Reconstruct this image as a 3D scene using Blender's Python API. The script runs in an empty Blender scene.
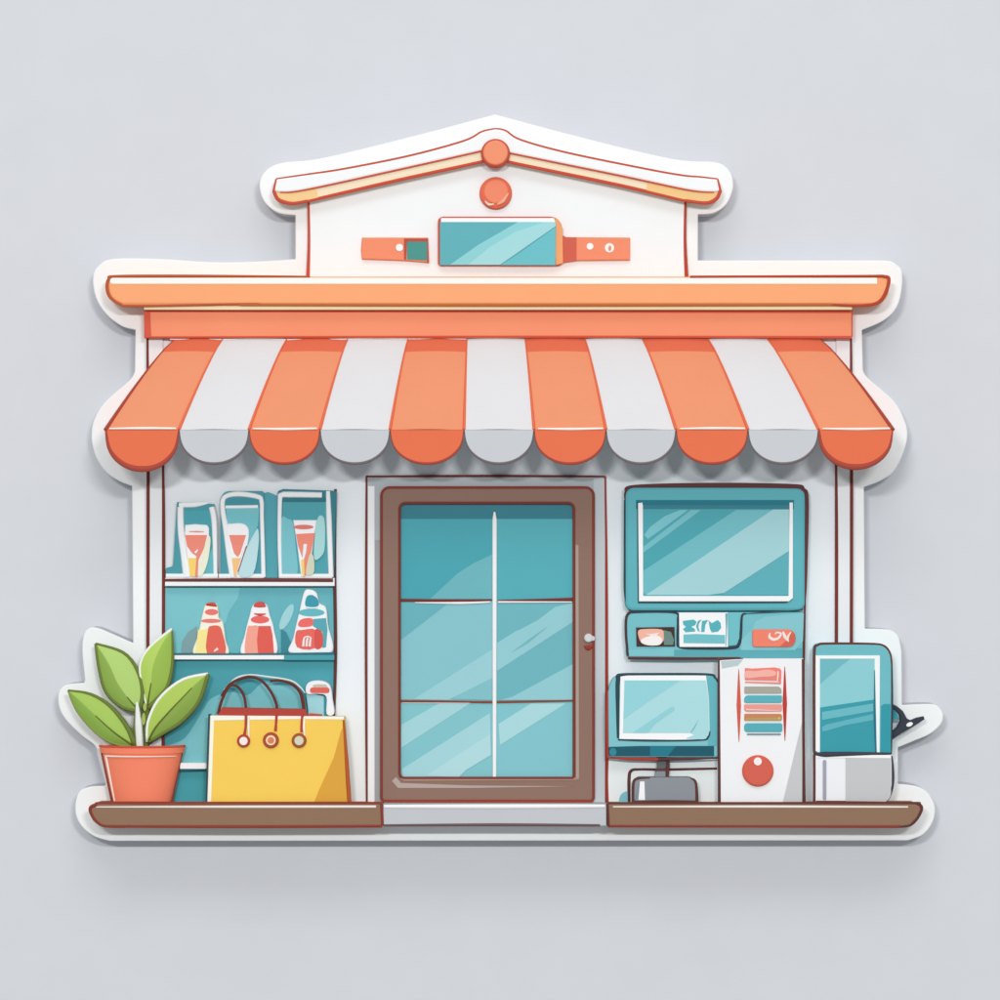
import bpy, math, random
from mathutils import Vector

random.seed(7)
scene = bpy.context.scene
col = scene.collection

# ------------------------------------------------------------------ camera
CAM_D = 40.0                      # camera distance from the backdrop; 1 unit = 100 px of the picture there
cam_data = bpy.data.cameras.new('camera')
cam_data.lens = 36.0 * CAM_D / 10.0
cam_data.sensor_width = 36.0
cam_data.clip_start = 0.5
cam_data.clip_end = 500.0
cam = bpy.data.objects.new('camera', cam_data)
cam.location = (0, -CAM_D, 0)
cam.rotation_euler = (math.radians(90), 0, 0)
col.objects.link(cam)
scene.camera = cam

# ------------------------------------------------------------------ studio light
world = bpy.data.worlds.new('World')
scene.world = world
world.use_nodes = True
wn = world.node_tree
for n in list(wn.nodes):
    wn.nodes.remove(n)
w_out = wn.nodes.new('ShaderNodeOutputWorld')
w_bg = wn.nodes.new('ShaderNodeBackground')
w_tc = wn.nodes.new('ShaderNodeTexCoord')
w_sep = wn.nodes.new('ShaderNodeSeparateXYZ')
w_map = wn.nodes.new('ShaderNodeMapRange')
w_ramp = wn.nodes.new('ShaderNodeValToRGB')
wn.links.new(w_tc.outputs['Generated'], w_sep.inputs[0])
wn.links.new(w_sep.outputs['Z'], w_map.inputs['Value'])
w_map.inputs['From Min'].default_value = -1.0
w_map.inputs['From Max'].default_value = 1.0
wn.links.new(w_map.outputs['Result'], w_ramp.inputs['Fac'])
w_ramp.color_ramp.elements[0].position = 0.30
w_ramp.color_ramp.elements[0].color = (0.52, 0.527, 0.54, 1)
w_ramp.color_ramp.elements[1].position = 0.95
w_ramp.color_ramp.elements[1].color = (1.0, 1.015, 1.04, 1)
wn.links.new(w_ramp.outputs['Color'], w_bg.inputs['Color'])
w_bg.inputs['Strength'].default_value = 0.60
wn.links.new(w_bg.outputs[0], w_out.inputs['Surface'])


def softbox(name, loc, target, sx, sy, energy, color):
    d = bpy.data.lights.new(name, 'AREA')
    d.shape = 'RECTANGLE'
    d.size, d.size_y = sx, sy
    d.energy = energy
    d.color = color
    o = bpy.data.objects.new(name, d)
    o.location = loc
    o.rotation_euler = (Vector(target) - Vector(loc)).to_track_quat('-Z', 'Y').to_euler()
    col.objects.link(o)
    return o


softbox('key_softbox', (-9.0, -60.0, 11.5), (0, 0, -0.3), 7.0, 1.6, 9950.0, (1.0, 0.99, 0.98))
softbox('key_softbox', (9.0, -60.0, 11.5), (0, 0, -0.3), 7.0, 1.6, 9650.0, (1.0, 0.99, 0.98))
softbox('top_softbox', (0, -78.0, 75.0), (0, 0, 0), 76.0, 30.0, 21500.0, (1.0, 0.995, 0.99))

scene.cycles.diffuse_bounces = 3
vs = scene.view_settings
vs.view_transform = 'Standard'
vs.look = 'None'
vs.exposure = 0.0
vs.gamma = 1.0
vs.use_curve_mapping = False

# ------------------------------------------------------------------ materials
ILL = 1.04
_mats = {}


def lin(c):
    c = c / 255.0
    return c / 12.92 if c <= 0.04045 else ((c + 0.055) / 1.055) ** 2.4


def mat(hexcol, rough=0.62):
    key = (hexcol, rough)
    if key in _mats:
        return _mats[key]
    h = hexcol.lstrip('#')
    rgb = [min(0.9, lin(int(h[i:i + 2], 16)) / ILL) for i in (0, 2, 4)]
    m = bpy.data.materials.new('paint_' + h)
    m.use_nodes = True
    nt = m.node_tree
    b = nt.nodes['Principled BSDF']
    tc = nt.nodes.new('ShaderNodeTexCoord')
    nz = nt.nodes.new('ShaderNodeTexNoise')
    nz.inputs['Scale'].default_value = 2.3
    nz.inputs['Detail'].default_value = 4.0
    mr = nt.nodes.new('ShaderNodeMapRange')
    mr.inputs['To Min'].default_value = 0.975
    mr.inputs['To Max'].default_value = 1.025
    mx = nt.nodes.new('ShaderNodeVectorMath')
    mx.operation = 'SCALE'
    mx.inputs[0].default_value = rgb
    nt.links.new(tc.outputs['Object'], nz.inputs['Vector'])
    nt.links.new(nz.outputs['Fac'], mr.inputs['Value'])
    nt.links.new(mr.outputs['Result'], mx.inputs['Scale'])
    nt.links.new(mx.outputs['Vector'], b.inputs['Base Color'])
    b.inputs['Roughness'].default_value = rough
    b.inputs['Specular IOR Level'].default_value = 0.18
    m.diffuse_color = (*rgb, 1)
    _mats[key] = m
    return m


# palette
LINE = '#7a352c'      # dark reddish brown line
LINE2 = '#5e3733'
RED = '#c8503c'
WHITE = '#f5f7f9'
TEAL = '#5fb2bc'

# ------------------------------------------------------------------ geometry helpers
LEDGE_F = -0.68
BACK_Y = 0.14      # the grey backdrop stands just behind the board


def at(px, py, y):
    s = (CAM_D + y) / CAM_D
    return Vector(((px - 500.0) / 100.0 * s, y, (500.0 - py) / 100.0 * s))


ZL = at(0, 804, LEDGE_F).z      # top of the ledge


def catmull(pts, closed=False, n=6):
    P = [Vector((p[0], p[1])) for p in pts]
    out = []
    m = len(P)
    rng = m if closed else m - 1
    for i in range(rng):
        if closed:
            p0, p1, p2, p3 = P[(i - 1) % m], P[i], P[(i + 1) % m], P[(i + 2) % m]
        else:
            p0 = P[max(i - 1, 0)]; p1 = P[i]; p2 = P[i + 1]; p3 = P[min(i + 2, m - 1)]
        for k in range(n):
            t = k / n
            t2, t3 = t * t, t * t * t
            q = 0.5 * ((2 * p1) + (p2 - p0) * t + (2 * p0 - 5 * p1 + 4 * p2 - p3) * t2 + (3 * p1 - p0 - 3 * p2 + p3) * t3)
            out.append((q.x, q.y))
    if not closed:
        out.append((P[-1].x, P[-1].y))
    return out


def rrect(x0, y0, x1, y1, r, n=5):
    """rounded rectangle in picture units; r is one radius or four (tl, tr, br, bl)"""
    if not isinstance(r, (list, tuple)):
        r = (r,) * 4
    out = []
    for (cx, cy, rr, a0) in ((x0, y0, r[0], 180), (x1, y0, r[1], 270), (x1, y1, r[2], 0), (x0, y1, r[3], 90)):
        sx = 1 if cx == x0 else -1
        sy = 1 if cy == y0 else -1
        if rr <= 0:
            out.append((cx, cy))
            continue
        for k in range(n + 1):
            a = math.radians(a0 + 90 * k / n)
            out.append((cx + sx * rr + rr * math.cos(a), cy + sy * rr + rr * math.sin(a)))
    return out


def ell(cx, cy, rx, ry=None, n=28, rot=0.0):
    ry = rx if ry is None else ry
    c, s = math.cos(rot), math.sin(rot)
    out = []
    for k in range(n):
        a = 2 * math.pi * k / n
        u, v = rx * math.cos(a), ry * math.sin(a)
        out.append((cx + u * c - v * s, cy + u * s + v * c))
    return out


def inset(P, d):
    """inset a counter-clockwise (x,z) polygon by d"""
    m = len(P)
    out = []
    for i in range(m):
        a, b, c = P[i - 1], P[i], P[(i + 1) % m]
        e1 = (b - a); e2 = (c - b)
        if e1.length < 1e-7 or e2.length < 1e-7:
            out.append(b.copy()); continue
        n1 = Vector((-e1.y, e1.x)).normalized()
        n2 = Vector((-e2.y, e2.x)).normalized()
        nn = n1 + n2
        if nn.length < 1e-5:
            out.append(b.copy()); continue
        nn.normalize()
        k = max(0.5, nn.dot(n1))
        out.append(b + nn * (d / k))
    return out


class MB:
    def __init__(self):
        self.v = []; self.f = []; self.m = []; self.mats = []

    def mi(self, hexcol, rough=0.62):
        k = (hexcol, rough)
        if k not in self.mats:
            self.mats.append(k)
        return self.mats.index(k)

    def prism(self, poly, yf, yb, c, b=0.0, ground=False, rough=0.62, yscale=None):
        """outline given in picture units, straight extrusion from yb (back) to yf (front), front edge rounded by b"""
        i = self.mi(c, rough)
        P = []
        for p in poly:
            q = at(p[0], p[1], yf if yscale is None else yscale)
            z = max(q.z, ZL) if ground else q.z
            v = Vector((q.x, z))
            if not P or (v - P[-1]).length > 1e-5:
                P.append(v)
        if (P[0] - P[-1]).length < 1e-5:
            P.pop()
        area = sum(P[k - 1].x * P[k].y - P[k].x * P[k - 1].y for k in range(len(P)))
        if area < 0:
            P.reverse()
        rings = [(yb, P)]
        if b > 0:
            rings += [(yf + b, P), (yf + 0.3 * b, inset(P, 0.3 * b)), (yf, inset(P, b))]
        else:
            rings.append((yf, P))
        m = len(P)
        base = len(self.v)
        for (y, R) in rings:
            self.v += [(p.x, y, p.y) for p in R]
        for r in range(len(rings) - 1):
            o = base + r * m
            for k in range(m):
                k2 = (k + 1) % m
                self.f.append((o + k, o + m + k, o + m + k2, o + k2)[::-1]); self.m.append(i)
        o = base + (len(rings) - 1) * m
        self.f.append(tuple(range(o, o + m))); self.m.append(i)
        self.f.append(tuple(range(base, base + m))[::-1]); self.m.append(i)
        return self

    def tube(self, pts, radii, c, n=8, closed=False, flat=1.0):
        i = self.mi(c)
        P = [Vector(p) for p in pts]
        m = len(P)
        if not isinstance(radii, (list, tuple)):
            radii = [radii] * m
        base = len(self.v)
        for k in range(m):
            if closed:
                t = P[(k + 1) % m] - P[k - 1]
            else:
                t = P[min(k + 1, m - 1)] - P[max(k - 1, 0)]
            if t.length < 1e-9:
                t = Vector((1, 0, 0))
            t.normalize()
            fwd = Vector((0, -1, 0))
            if abs(t.dot(fwd)) > 0.95:
                fwd = Vector((0, 0, 1))
            side = t.cross(fwd).normalized()
            up = side.cross(t).normalized()
            for j in range(n):
                a = 2 * math.pi * j / n
                q = P[k] + side * (math.cos(a) * radii[k]) + up * (math.sin(a) * radii[k] * flat)
                self.v.append(tuple(q))
        segs = m if closed else m - 1
        for k in range(segs):
            o = base + k * n; o2 = base + ((k + 1) % m) * n
            for j in range(n):
                j2 = (j + 1) % n
                self.f.append((o + j, o + j2, o2 + j2, o2 + j)); self.m.append(i)
        if not closed:
            self.f.append(tuple(range(base, base + n))[::-1]); self.m.append(i)
            o = base + (m - 1) * n
            self.f.append(tuple(range(o, o + n))); self.m.append(i)
        return self

    def stroke(self, pts, w, y, c, closed=False, smooth=True, flat=0.7, ground=False, taper=True, n=6):
        """hand drawn line as raised piping: picture points, width(s) in picture units, depth(s) y"""
        q = catmull(pts, closed, n) if (smooth and len(pts) > 2) else list(pts)
        m = len(q)
        P = []
        for k, p in enumerate(q):
            if isinstance(y, (list, tuple)):
                f = k / max(1, m - 1) * (len(y) - 1)
                a = min(int(f), len(y) - 2)
                yy = y[a] + (y[a + 1] - y[a]) * (f - a)
            else:
                yy = y
            v = at(p[0], p[1], yy)
            if ground:
                v.z = max(v.z, ZL + 0.004)
            P.append(v)
        R = []
        for k in range(m):
            t = k / max(1, m - 1)
            if isinstance(w, (list, tuple)):
                f = t * (len(w) - 1); a = min(int(f), len(w) - 2)
                ww = w[a] + (w[a + 1] - w[a]) * (f - a)
            else:
                ww = w
                if taper and not closed:
                    ww *= 0.72 + 0.28 * math.sin(math.pi * min(1, max(0, t)))
            R.append(max(0.002, ww * 1.12 / 200.0))
        self.tube(P, R, c, 8, closed, flat)
        return self

    def quad(self, a, b, c_, d, c):
        i = self.mi(c)
        o = len(self.v)
        self.v += [tuple(a), tuple(b), tuple(c_), tuple(d)]
        self.f.append((o, o + 1, o + 2, o + 3)); self.m.append(i)

    def grid(self, rows, c, cfun=None):
        """rows: list of rows of points -> quads"""
        base = len(self.v)
        n = len(rows[0])
        for r in rows:
            self.v += [tuple(p) for p in r]
        for a in range(len(rows) - 1):
            for k in range(n - 1):
                o = base + a * n + k
                cc = cfun(a, k) if cfun else c
                self.f.append((o, o + 1, o + n + 1, o + n)); self.m.append(self.mi(cc))

    def build(self, name, parent=None, smooth=False):
        me = bpy.data.meshes.new(name)
        off = Vector((0, 0, 0))
        if parent is not None:
            p = parent
            while p is not None:
                off += p.location
                p = p.parent
        me.from_pydata([tuple(Vector(v) - off) for v in self.v], [], self.f)
        for k in self.mats:
            me.materials.append(mat(*k))
        for p, i in zip(me.polygons, self.m):
            p.material_index = i
            p.use_smooth = smooth
        me.update()
        o = bpy.data.objects.new(name, me)
        col.objects.link(o)
        if parent is not None:
            o.parent = parent
        return o


def thing(name, label, cat, loc, group=None):
    o = bpy.data.objects.new(name, None)
    o.empty_display_size = 0.1
    o.location = loc
    o['label'] = label
    o['category'] = cat
    if group:
        o['group'] = group
    col.objects.link(o)
    return o


# ------------------------------------------------------------------ setting: backdrop
mb = MB()
i = mb.mi('#d6d9de', 0.9)
S = 60
mb.v = [(-S, BACK_Y, -S), (S, BACK_Y, -S), (S, BACK_Y, S), (-S, BACK_Y, S)]
mb.f = [(0, 1, 2, 3)]; mb.m = [0]
o = mb.build('backdrop_wall')
o['kind'] = 'structure'

# ------------------------------------------------------------------ die-cut backing board
BOARD_F = -0.24
board_l = [(495, 114.3), (422, 133.8), (345, 153), (310, 160), (284, 162.4), (268.6, 168), (260, 180), (260.8, 194), (267, 205), (279, 213), (295.4, 215.2)]
seg2 = [(295.4, 259), (255, 261.5), (210, 262), (158, 258.7), (114, 258.7), (99.5, 264.7), (93, 276.4), (95.6, 297), (106, 314), (121.6, 326), (135.4, 329.7)]
seg3 = [(134.8, 371), (129.4, 380.4), (106, 401), (94.3, 419.4), (91.5, 438), (96, 457), (106, 472), (119, 481), (132, 486)]
seg4 = [(133, 643), (110, 632.8), (98, 628), (89.6, 628), (84, 634.5), (82.2, 651), (85, 680)]
seg5 = [(84, 683), (68, 684.4), (59.6, 690.4), (58.4, 703.6), (64.4, 718), (81, 735), (95, 746), (98, 757), (105.7, 785)]
seg6 = [(104, 786), (91, 786.5), (80, 791), (75.5, 803), (76.4, 817), (83.6, 828.5), (95.6, 837), (110, 841)]
seg7 = [(907.5, 840.5), (922.5, 835), (932.5, 822.5), (935, 807.5), (928.7, 794), (920, 787.5), (910, 785), (898, 784)]
seg8 = [(898, 747.5), (915, 740.5), (930, 734), (941, 724), (943, 714), (937.5, 706), (927.5, 704), (902, 705)]
seg9 = [(901.7, 652), (898.7, 637.5), (892.5, 631), (882.5, 629), (865, 628.7)]
seg10 = [(864, 487), (880, 481), (894, 471), (904, 451), (907.5, 434), (904, 419), (894, 401), (868, 378), (863, 370)]
seg11 = [(862, 330), (883.6, 320.6), (896.6, 307.6), (901.8, 289), (901.8, 271), (896.6, 264.7), (888.8, 260.8), (870, 260.3)]
seg12 = [(698, 260.3)]
seg13 = [(698, 214.4), (713.6, 213), (726.6, 204), (733, 188.4), (731.8, 175.4), (725.3, 166.3), (713.6, 161.9), (682.4, 160.3), (640.8, 152), (568, 133.8), (495, 114.3)]
outline = []
for sgm in (board_l, seg2, seg3, seg4, seg5, seg6, seg7, seg8, seg9, seg10, seg11, seg12, seg13):
    outline += catmull(sgm, False, 4) if len(sgm) > 2 else sgm
mb = MB()
mb.prism(outline, BOARD_F, BACK_Y - 0.002, '#f5f8fa', b=0.012)
gi = mb.mi('#ccced2')
nring = len(mb.v) // 4
for k in range(nring):
    mb.m[k] = gi
board = mb.build('backing_board')
board['label'] = 'white die-cut backing board whose border runs round the whole shop'
board['category'] = 'backing board'

# ------------------------------------------------------------------ the shop building
WALL_F = -0.34
B_BACK = BOARD_F
shop = thing('shop_building', 'small shop front with coral cornice, striped awning, white gable and brown framed glass door', 'shop', (0, BOARD_F, ZL - 0.22))

# main wall with end pilasters
mb = MB()
mb.prism([(163, 338), (836, 338), (836, 806), (163, 806)], WALL_F, B_BACK, '#eff4fb')
mb.build('wall', shop)
for (x0, x1, strokes) in ((146, 163, ((147.5, 338, 640), (163, 456, 640))), (836, 851, ((851, 338, 645), (836, 460, 645)))):
    mb = MB()
    mb.prism([(x0, 338), (x1, 338), (x1, 806), (x0, 806)], WALL_F - 0.03, B_BACK, '#eceff1', b=0.008)
    for (x, ya, yb_) in strokes:
        mb.stroke([(x, ya), (x + 0.6, (ya + yb_) / 2), (x, yb_ + 155)], [2, 3, 3], WALL_F - 0.032, LINE)
    mb.build('pilaster', shop)

# gable wall
mb = MB()
mb.prism([(309, 279), (309, 190), (495, 146), (686, 190), (686, 279)], -0.32, B_BACK, '#f3f7fc')
mb.stroke([(308.5, 200), (309, 240), (308, 277)], [2, 2.4, 3.4], -0.32, RED)
mb.stroke([(685.5, 201), (685, 240), (686.5, 277)], [2.2, 2.6, 3.6], -0.32, '#b8432f')
mb.stroke([(311, 277.5), (684, 277.5)], 1.0, -0.322, '#b9bfc3', taper=False)
mb.build('gable', shop)

# roof slabs
ROOF_F = -0.48
up_l = [(276.4, 178.8), (310, 174), (344, 168.9), (409, 155.9), (463.6, 141), (481.8, 131.7), (495.5, 128.6)]
mid_l = [(274, 190), (280, 192), (305, 189.7), (396, 170), (480.5, 151), (495.5, 147)]
low_l = [(274.5, 193), (279, 200), (292, 203.5), (307.6, 201), (396, 180.6), (480.5, 162), (495.5, 158)]
up_r = [(717.5, 179), (700, 177), (682, 175.4), (646, 169), (568, 153), (521, 140), (505.6, 130.7), (495.5, 128.6)]
mid_r = [(720, 190), (714, 192), (687.6, 189.7), (620, 175.4), (512, 153.3), (495.5, 149)]
low_r = [(720, 192), (716, 199), (706, 203), (685, 200.5), (620, 185.3), (510.8, 162.4), (495.5, 158)]
mb = MB()
mb.prism(catmull(up_l) + catmull(up_r)[::-1][1:] + catmull(mid_r) + catmull(mid_l)[::-1], ROOF_F, B_BACK, WHITE, b=0.02)
for (u, m_, l_) in ((up_l, mid_l, low_l), (up_r, mid_r, low_r)):
    mb.stroke(u, 2.2, ROOF_F + 0.01, '#c9563f')
    mb.stroke([u[0], m_[0], l_[0], l_[1], l_[2], l_[3]], [2, 3, 3.4, 2.6], ROOF_F + 0.012, RED)
rs = mb.build('roof', shop)
for (u, m_, l_, acc, endx) in ((up_l, mid_l, low_l, '#f5cf92', 320), (up_r, mid_r, low_r, '#f3c98a', 640)):
    U, M_, L = catmull(u), catmull(m_), catmull(l_)
    mb = MB()
    mb.prism(M_ + L[::-1], ROOF_F + 0.03, B_BACK, '#f6e5c6', b=0.004)
    # warmer paint at the eave end of the trim
    lo = [p for p in M_ if (p[0] < endx) == (endx < 495) and p[0] != endx]
    lw = [p for p in L if (p[0] < endx) == (endx < 495)]
    mb.prism(lo + lw[::-1], ROOF_F + 0.022, ROOF_F + 0.1, acc)
    mb.stroke(m_[1:], 1.8, ROOF_F + 0.01, '#d2583f')
    mb.stroke(l_[2:], 3.0, ROOF_F + 0.03, '#cc5038')
    mb.build('eave_trim', rs)

# finial disc on the ridge and roundel below it
mb = MB()
mb.prism(ell(495.5, 153, 14.5), ROOF_F - 0.06, ROOF_F + 0.06, '#c9563f', b=0.03)
mb.prism(ell(495.5, 152.6, 12.4), ROOF_F - 0.075, ROOF_F - 0.05, '#f1946f', b=0.015)
mb.build('finial', shop)
mb = MB()
mb.prism(ell(495.7, 193, 16.3), -0.38, -0.3, '#e56f52', b=0.03)
mb.prism(ell(496, 191.5, 12.2), -0.392, -0.37, '#f08a6a', b=0.012)
mb.stroke([(485, 201), (489, 204.5), (494, 204)], [1, 2.4, 1], -0.392, '#f8d9c6')
mb.stroke([(497, 204.5), (503, 201), (508.5, 193)], [1, 3.2, 1], -0.392, '#f3b297')
mb.build('roundel', shop)

# cornice
COR_F = -0.62
mb = MB()
cor = rrect(107, 276.5, 889, 305.5, (7, 5, 16, 18))
mb.prism(cor, COR_F, B_BACK, '#f8a975', b=0.03)
mb.prism(rrect(110, 277.8, 877, 283.8, (3, 0, 0, 2.6)), COR_F - 0.006, COR_F + 0.05, '#fbf8f0')  # highlight along the upper edge, painted as a white strip
mb.stroke([(310, 276.6), (200, 276), (118, 276.4), (109, 279), (107, 287), (110, 297), (120, 304), (135, 306), (240, 304), (260, 304.5)], [1.5, 2.6, 2.8, 2.8, 3, 2.6, 2.2, 1.8, 2.4], COR_F, '#bb5a34')
mb.stroke([(240, 304.6), (500, 305), (832, 304.6)], [2.2, 2.6, 2.4], COR_F, '#bf6c33')
mb.stroke([(830, 304.6), (860, 305.5), (877, 303), (885, 294), (889, 280), (884, 276.4), (860, 276.2), (690, 277)], [2, 2.4, 3, 3.2, 3, 2.8, 2.4, 2.6], COR_F, '#b5472f')
mb.build('cornice', shop)
mb = MB()
mb.prism([(144, 306), (852, 306), (852, 309.5), (144, 309.5)], -0.59, B_BACK, '#fbeac0')
mb.build('bead_moulding', shop)
mb = MB()
FAS_F = -0.47
mb.prism([(144, 309), (852, 309), (852, 338), (144, 338)], FAS_F, B_BACK, '#f2936d', b=0.008)
mb.prism([(143.8, 309.2), (852.2, 309.2), (851.8, 313), (150, 312)], FAS_F - 0.006, FAS_F + 0.02, '#d65c46')
mb.prism([(143.8, 309.2), (150, 309.2), (151, 337), (144.2, 337.5)], FAS_F - 0.01, FAS_F + 0.02, '#d45a45')
mb.stroke([(145, 337.2), (500, 336.6), (800, 337.2), (851, 337.5)], [1.6, 1.8, 2.4, 3], FAS_F, '#d2563f')
mb.stroke([(852, 309), (852, 337)], 1.6, FAS_F, '#d2563f')
mb.build('fascia', shop)

# awning ---------------------------------------------------------
AW_T, AW_B = -0.43, -1.2
tops = [175, 223, 287, 348, 408, 467, 525, 585, 642, 708, 767, 820]
bots = [105.5, 179, 249, 320, 390, 464, 534, 606, 676, 748, 818.5, 893]
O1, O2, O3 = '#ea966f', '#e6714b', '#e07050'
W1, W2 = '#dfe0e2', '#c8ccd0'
NR = 14


def aw_y(t):
    return AW_T + (AW_B - AW_T) * t


def aw_pt(xt, xb, t):
    # seams bow: they run steeper near the lower edge
    s = t ** 0.86
    return at(xt + (xb - xt) * s, 339 + (430 - 339) * t, aw_y(t))


aw = MB()
for k in range(11):
    c = O1 if k % 2 == 0 else W1
    rows = []
    for r in range(NR + 1):
        t = r / NR
        A, Bp = aw_pt(tops[k], bots[k], t), aw_pt(tops[k + 1], bots[k + 1], t)
        # slight swell of the cloth between seams
        row = []
        for q in range(7):
            f = q / 6
            v = A.lerp(Bp, f)
            bul = 0.012 * math.sin(math.pi * f)
            v = v + Vector((0, -bul * 0.7, bul * 0.7))
            row.append(v)
        rows.append(row)
    shade_rows = 2  # top rows of orange stripes: cornice shadow painted in deeper orange
    aw.grid(rows, c, (lambda a, q, k=k: O3 if (k % 2 == 0 and a < shade_rows) else (O1 if k % 2 == 0 else W1)))
    # underside
    aw.grid([[p + Vector((0, 0.03, -0.03)) for p in reversed(r)] for r in rows], '#9dbdc3')
    aw.mats = aw.mats
# seams
for k in range(1, 11):
    pts = [aw_pt(tops[k], bots[k], r / 10) + Vector((0, -0.004, 0.004)) for r in range(11)]
    rad = [0.006 + 0.009 * (r / 10) for r in range(11)]
    aw.tube(pts, rad, '#e8714d', 6)
# outer hems
for (xt, xb) in ((tops[0], bots[0]), (tops[-1], bots[-1])):
    pts = [aw_pt(xt, xb, r / 10) for r in range(11)]
    rad = [0.005 + 0.016 * (r / 10) ** 1.0 for r in range(11)]
    aw.tube(pts, rad, '#a9493a', 8)
    # closed side cheek back to the wall
    pts = [aw_pt(xt, xb, r / 10) for r in range(11)]
    rows = [[p, Vector((p.x, B_BACK - 0.002, p.z))] for p in pts]
    aw.grid(rows, O3)
# highlights drawn as pale raised lines above the orange scallops
for k in range(0, 11, 2):
    if k == 4:
        continue
    a, b_ = bots[k] + 4, bots[k + 1] - 3
    aw.stroke([(a, 428.6), ((a + b_) / 2, 428.2 + (k % 4) * 0.4), (b_, 428.4)], [1.2, 2.2, 1.6], AW_B - 0.012, '#fdf4ee')
aw.stroke([(170, 339.2), (300, 339.6), (380, 338.8), (467, 339)], [1.2, 1.4, 0.8], AW_T - 0.008, '#f7f1ee')
awning = aw.build('awning', shop)

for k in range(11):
    c = O2 if k % 2 == 0 else W2  # darker than the slope: shade put into the valance colour
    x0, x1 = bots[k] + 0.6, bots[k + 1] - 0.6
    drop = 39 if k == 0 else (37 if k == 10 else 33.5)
    cx, rx = (x0 + x1) / 2, (x1 - x0) / 2
    arc = []
    for q in range(25):
        a = math.pi * q / 24
        # flattened scallop: fuller than a half ellipse
        u = math.cos(a); w_ = math.sin(a) ** 0.86
        arc.append((cx + rx * u, 430 + drop * w_))
    mb = MB()
    mb.prism([(x0, 429.5), (x1, 429.5)] + arc, AW_B - 0.008, AW_B + 0.018, c, b=0.006)
    lc = '#a8493a' if k % 2 == 0 else '#73696b'
    lw = [1.2, 2.6, 2.8, 2.2, 1.2] if k not in (0, 10) else [1.6, 4.0, 5.6, 4.6, 2.2]
    sub = arc[::3]
    mb.stroke(sub, lw if k != 0 else lw, AW_B - 0.002, lc, n=3)
    v = mb.build('valance_scallop', awning)

# door -----------------------------------------------------------
mb = MB()
DS_F = WALL_F - 0.03
mb.prism([(366.5, 477), (606.5, 477), (606.5, 806), (366.5, 806)], DS_F, WALL_F + 0.02, '#b4bbbf')
mb.prism([(368, 486), (374.5, 486), (374.5, 803), (368, 803)], DS_F - 0.012, DS_F + 0.02, '#f1f2f3')
mb.prism([(374.5, 540), (382, 540), (382, 803), (374.5, 803)], DS_F - 0.006, DS_F + 0.02, '#a3a5a8')
mb.prism([(593.5, 478.5), (605, 478.5), (605, 803), (593.5, 803)], DS_F - 0.006, DS_F + 0.02, '#c6ced2')
mb.stroke([(366.8, 803), (366, 640), (366.6, 476.5)], 2.2, DS_F, LINE)
mb.stroke([(366, 476.5), (490, 476), (605, 476.5)], 2.2, DS_F, LINE)
mb.stroke([(605, 476), (606.5, 600), (606.5, 803)], [2, 2.6, 3], DS_F, '#a33a2c')
mb.build('door_surround', shop)

DF = WALL_F - 0.08
GL = WALL_F - 0.045
door = thing('door_tmp', '', '', (0, 0, 0))
bpy.data.objects.remove(door)
mb = MB()
FRM = '#8f7063'
# frame as four rails round the opening
mb.prism(rrect(382, 487.5, 594, 503, (9, 9, 0, 0)), DF, DS_F + 0.01, FRM)
for (cx, sg_) in ((399.5, 1), (574.5, -1)):
    mb.prism([(cx, 503), (cx + sg_ * 6.5, 503), (cx + sg_ * 3, 504), (cx + sg_ * 1, 506), (cx, 509.5)], DF, DS_F + 0.01, FRM)
mb.prism([(382, 503), (399.5, 503), (399.5, 778), (382, 778)], DF, DS_F + 0.01, FRM, b=0.0)
mb.prism([(574.5, 503), (594, 503), (594, 778), (574.5, 778)], DF, DS_F + 0.01, FRM, b=0.0)
mb.prism(rrect(382, 778, 594, 801.5, (0, 0, 6, 6)), DF, DS_F + 0.01, FRM)
mb.stroke(rrect(381.5, 487.5, 593.5, 801, (8, 8, 4, 4)), 2.4, DF, '#8a3d31', closed=True, smooth=False)
mb.stroke(rrect(399.5, 503, 574, 778, (6, 6, 2, 5)), 2.4, DF, '#7d3a30', closed=True, smooth=False)
mb.stroke([(382, 802), (490, 802.5), (592, 802)], [2.6, 3.6, 3], DF, '#97392b', ground=True)
mb.prism([(575.5, 545), (578.5, 545), (579, 779), (576, 779)], DF - 0.004, DF + 0.01, '#b09a90')
mb.prism([(392, 781), (396, 777), (401, 783), (470, 785.5), (574, 786.4), (470, 788), (398, 788)], DF - 0.004, DF + 0.01, '#b5a59d')
mb.prism([(400, 778), (577, 777.5), (577, 780), (404, 781)], DF - 0.006, DF + 0.01, '#a8887c')
frame = mb.build('door', shop)

g = MB()


def pane(poly, c, lay):
    g.prism(poly, GL - 0.004 * lay, GL + 0.03, c, rough=0.4)


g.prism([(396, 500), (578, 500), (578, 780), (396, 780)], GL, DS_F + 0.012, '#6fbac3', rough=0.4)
pane([(398, 500), (576, 500), (576, 519), (398, 519)], '#217888', 1)  # awning shadow painted as a dark band across the glass
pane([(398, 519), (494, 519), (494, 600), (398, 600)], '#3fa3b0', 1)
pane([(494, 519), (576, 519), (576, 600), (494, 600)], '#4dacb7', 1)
pane([(430, 599), (444, 586), (458, 573), (474, 563), (492, 554.5), (492, 599)], '#68b4bd', 2)  # diagonal shapes from here on are reflections painted on the glass
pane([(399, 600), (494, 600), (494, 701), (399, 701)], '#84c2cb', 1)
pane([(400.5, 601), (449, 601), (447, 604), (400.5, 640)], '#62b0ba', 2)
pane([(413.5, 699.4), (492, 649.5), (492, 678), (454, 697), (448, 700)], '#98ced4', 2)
pane([(452, 699), (456, 696), (492, 678), (492, 700)], '#80bfc7', 3)
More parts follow.
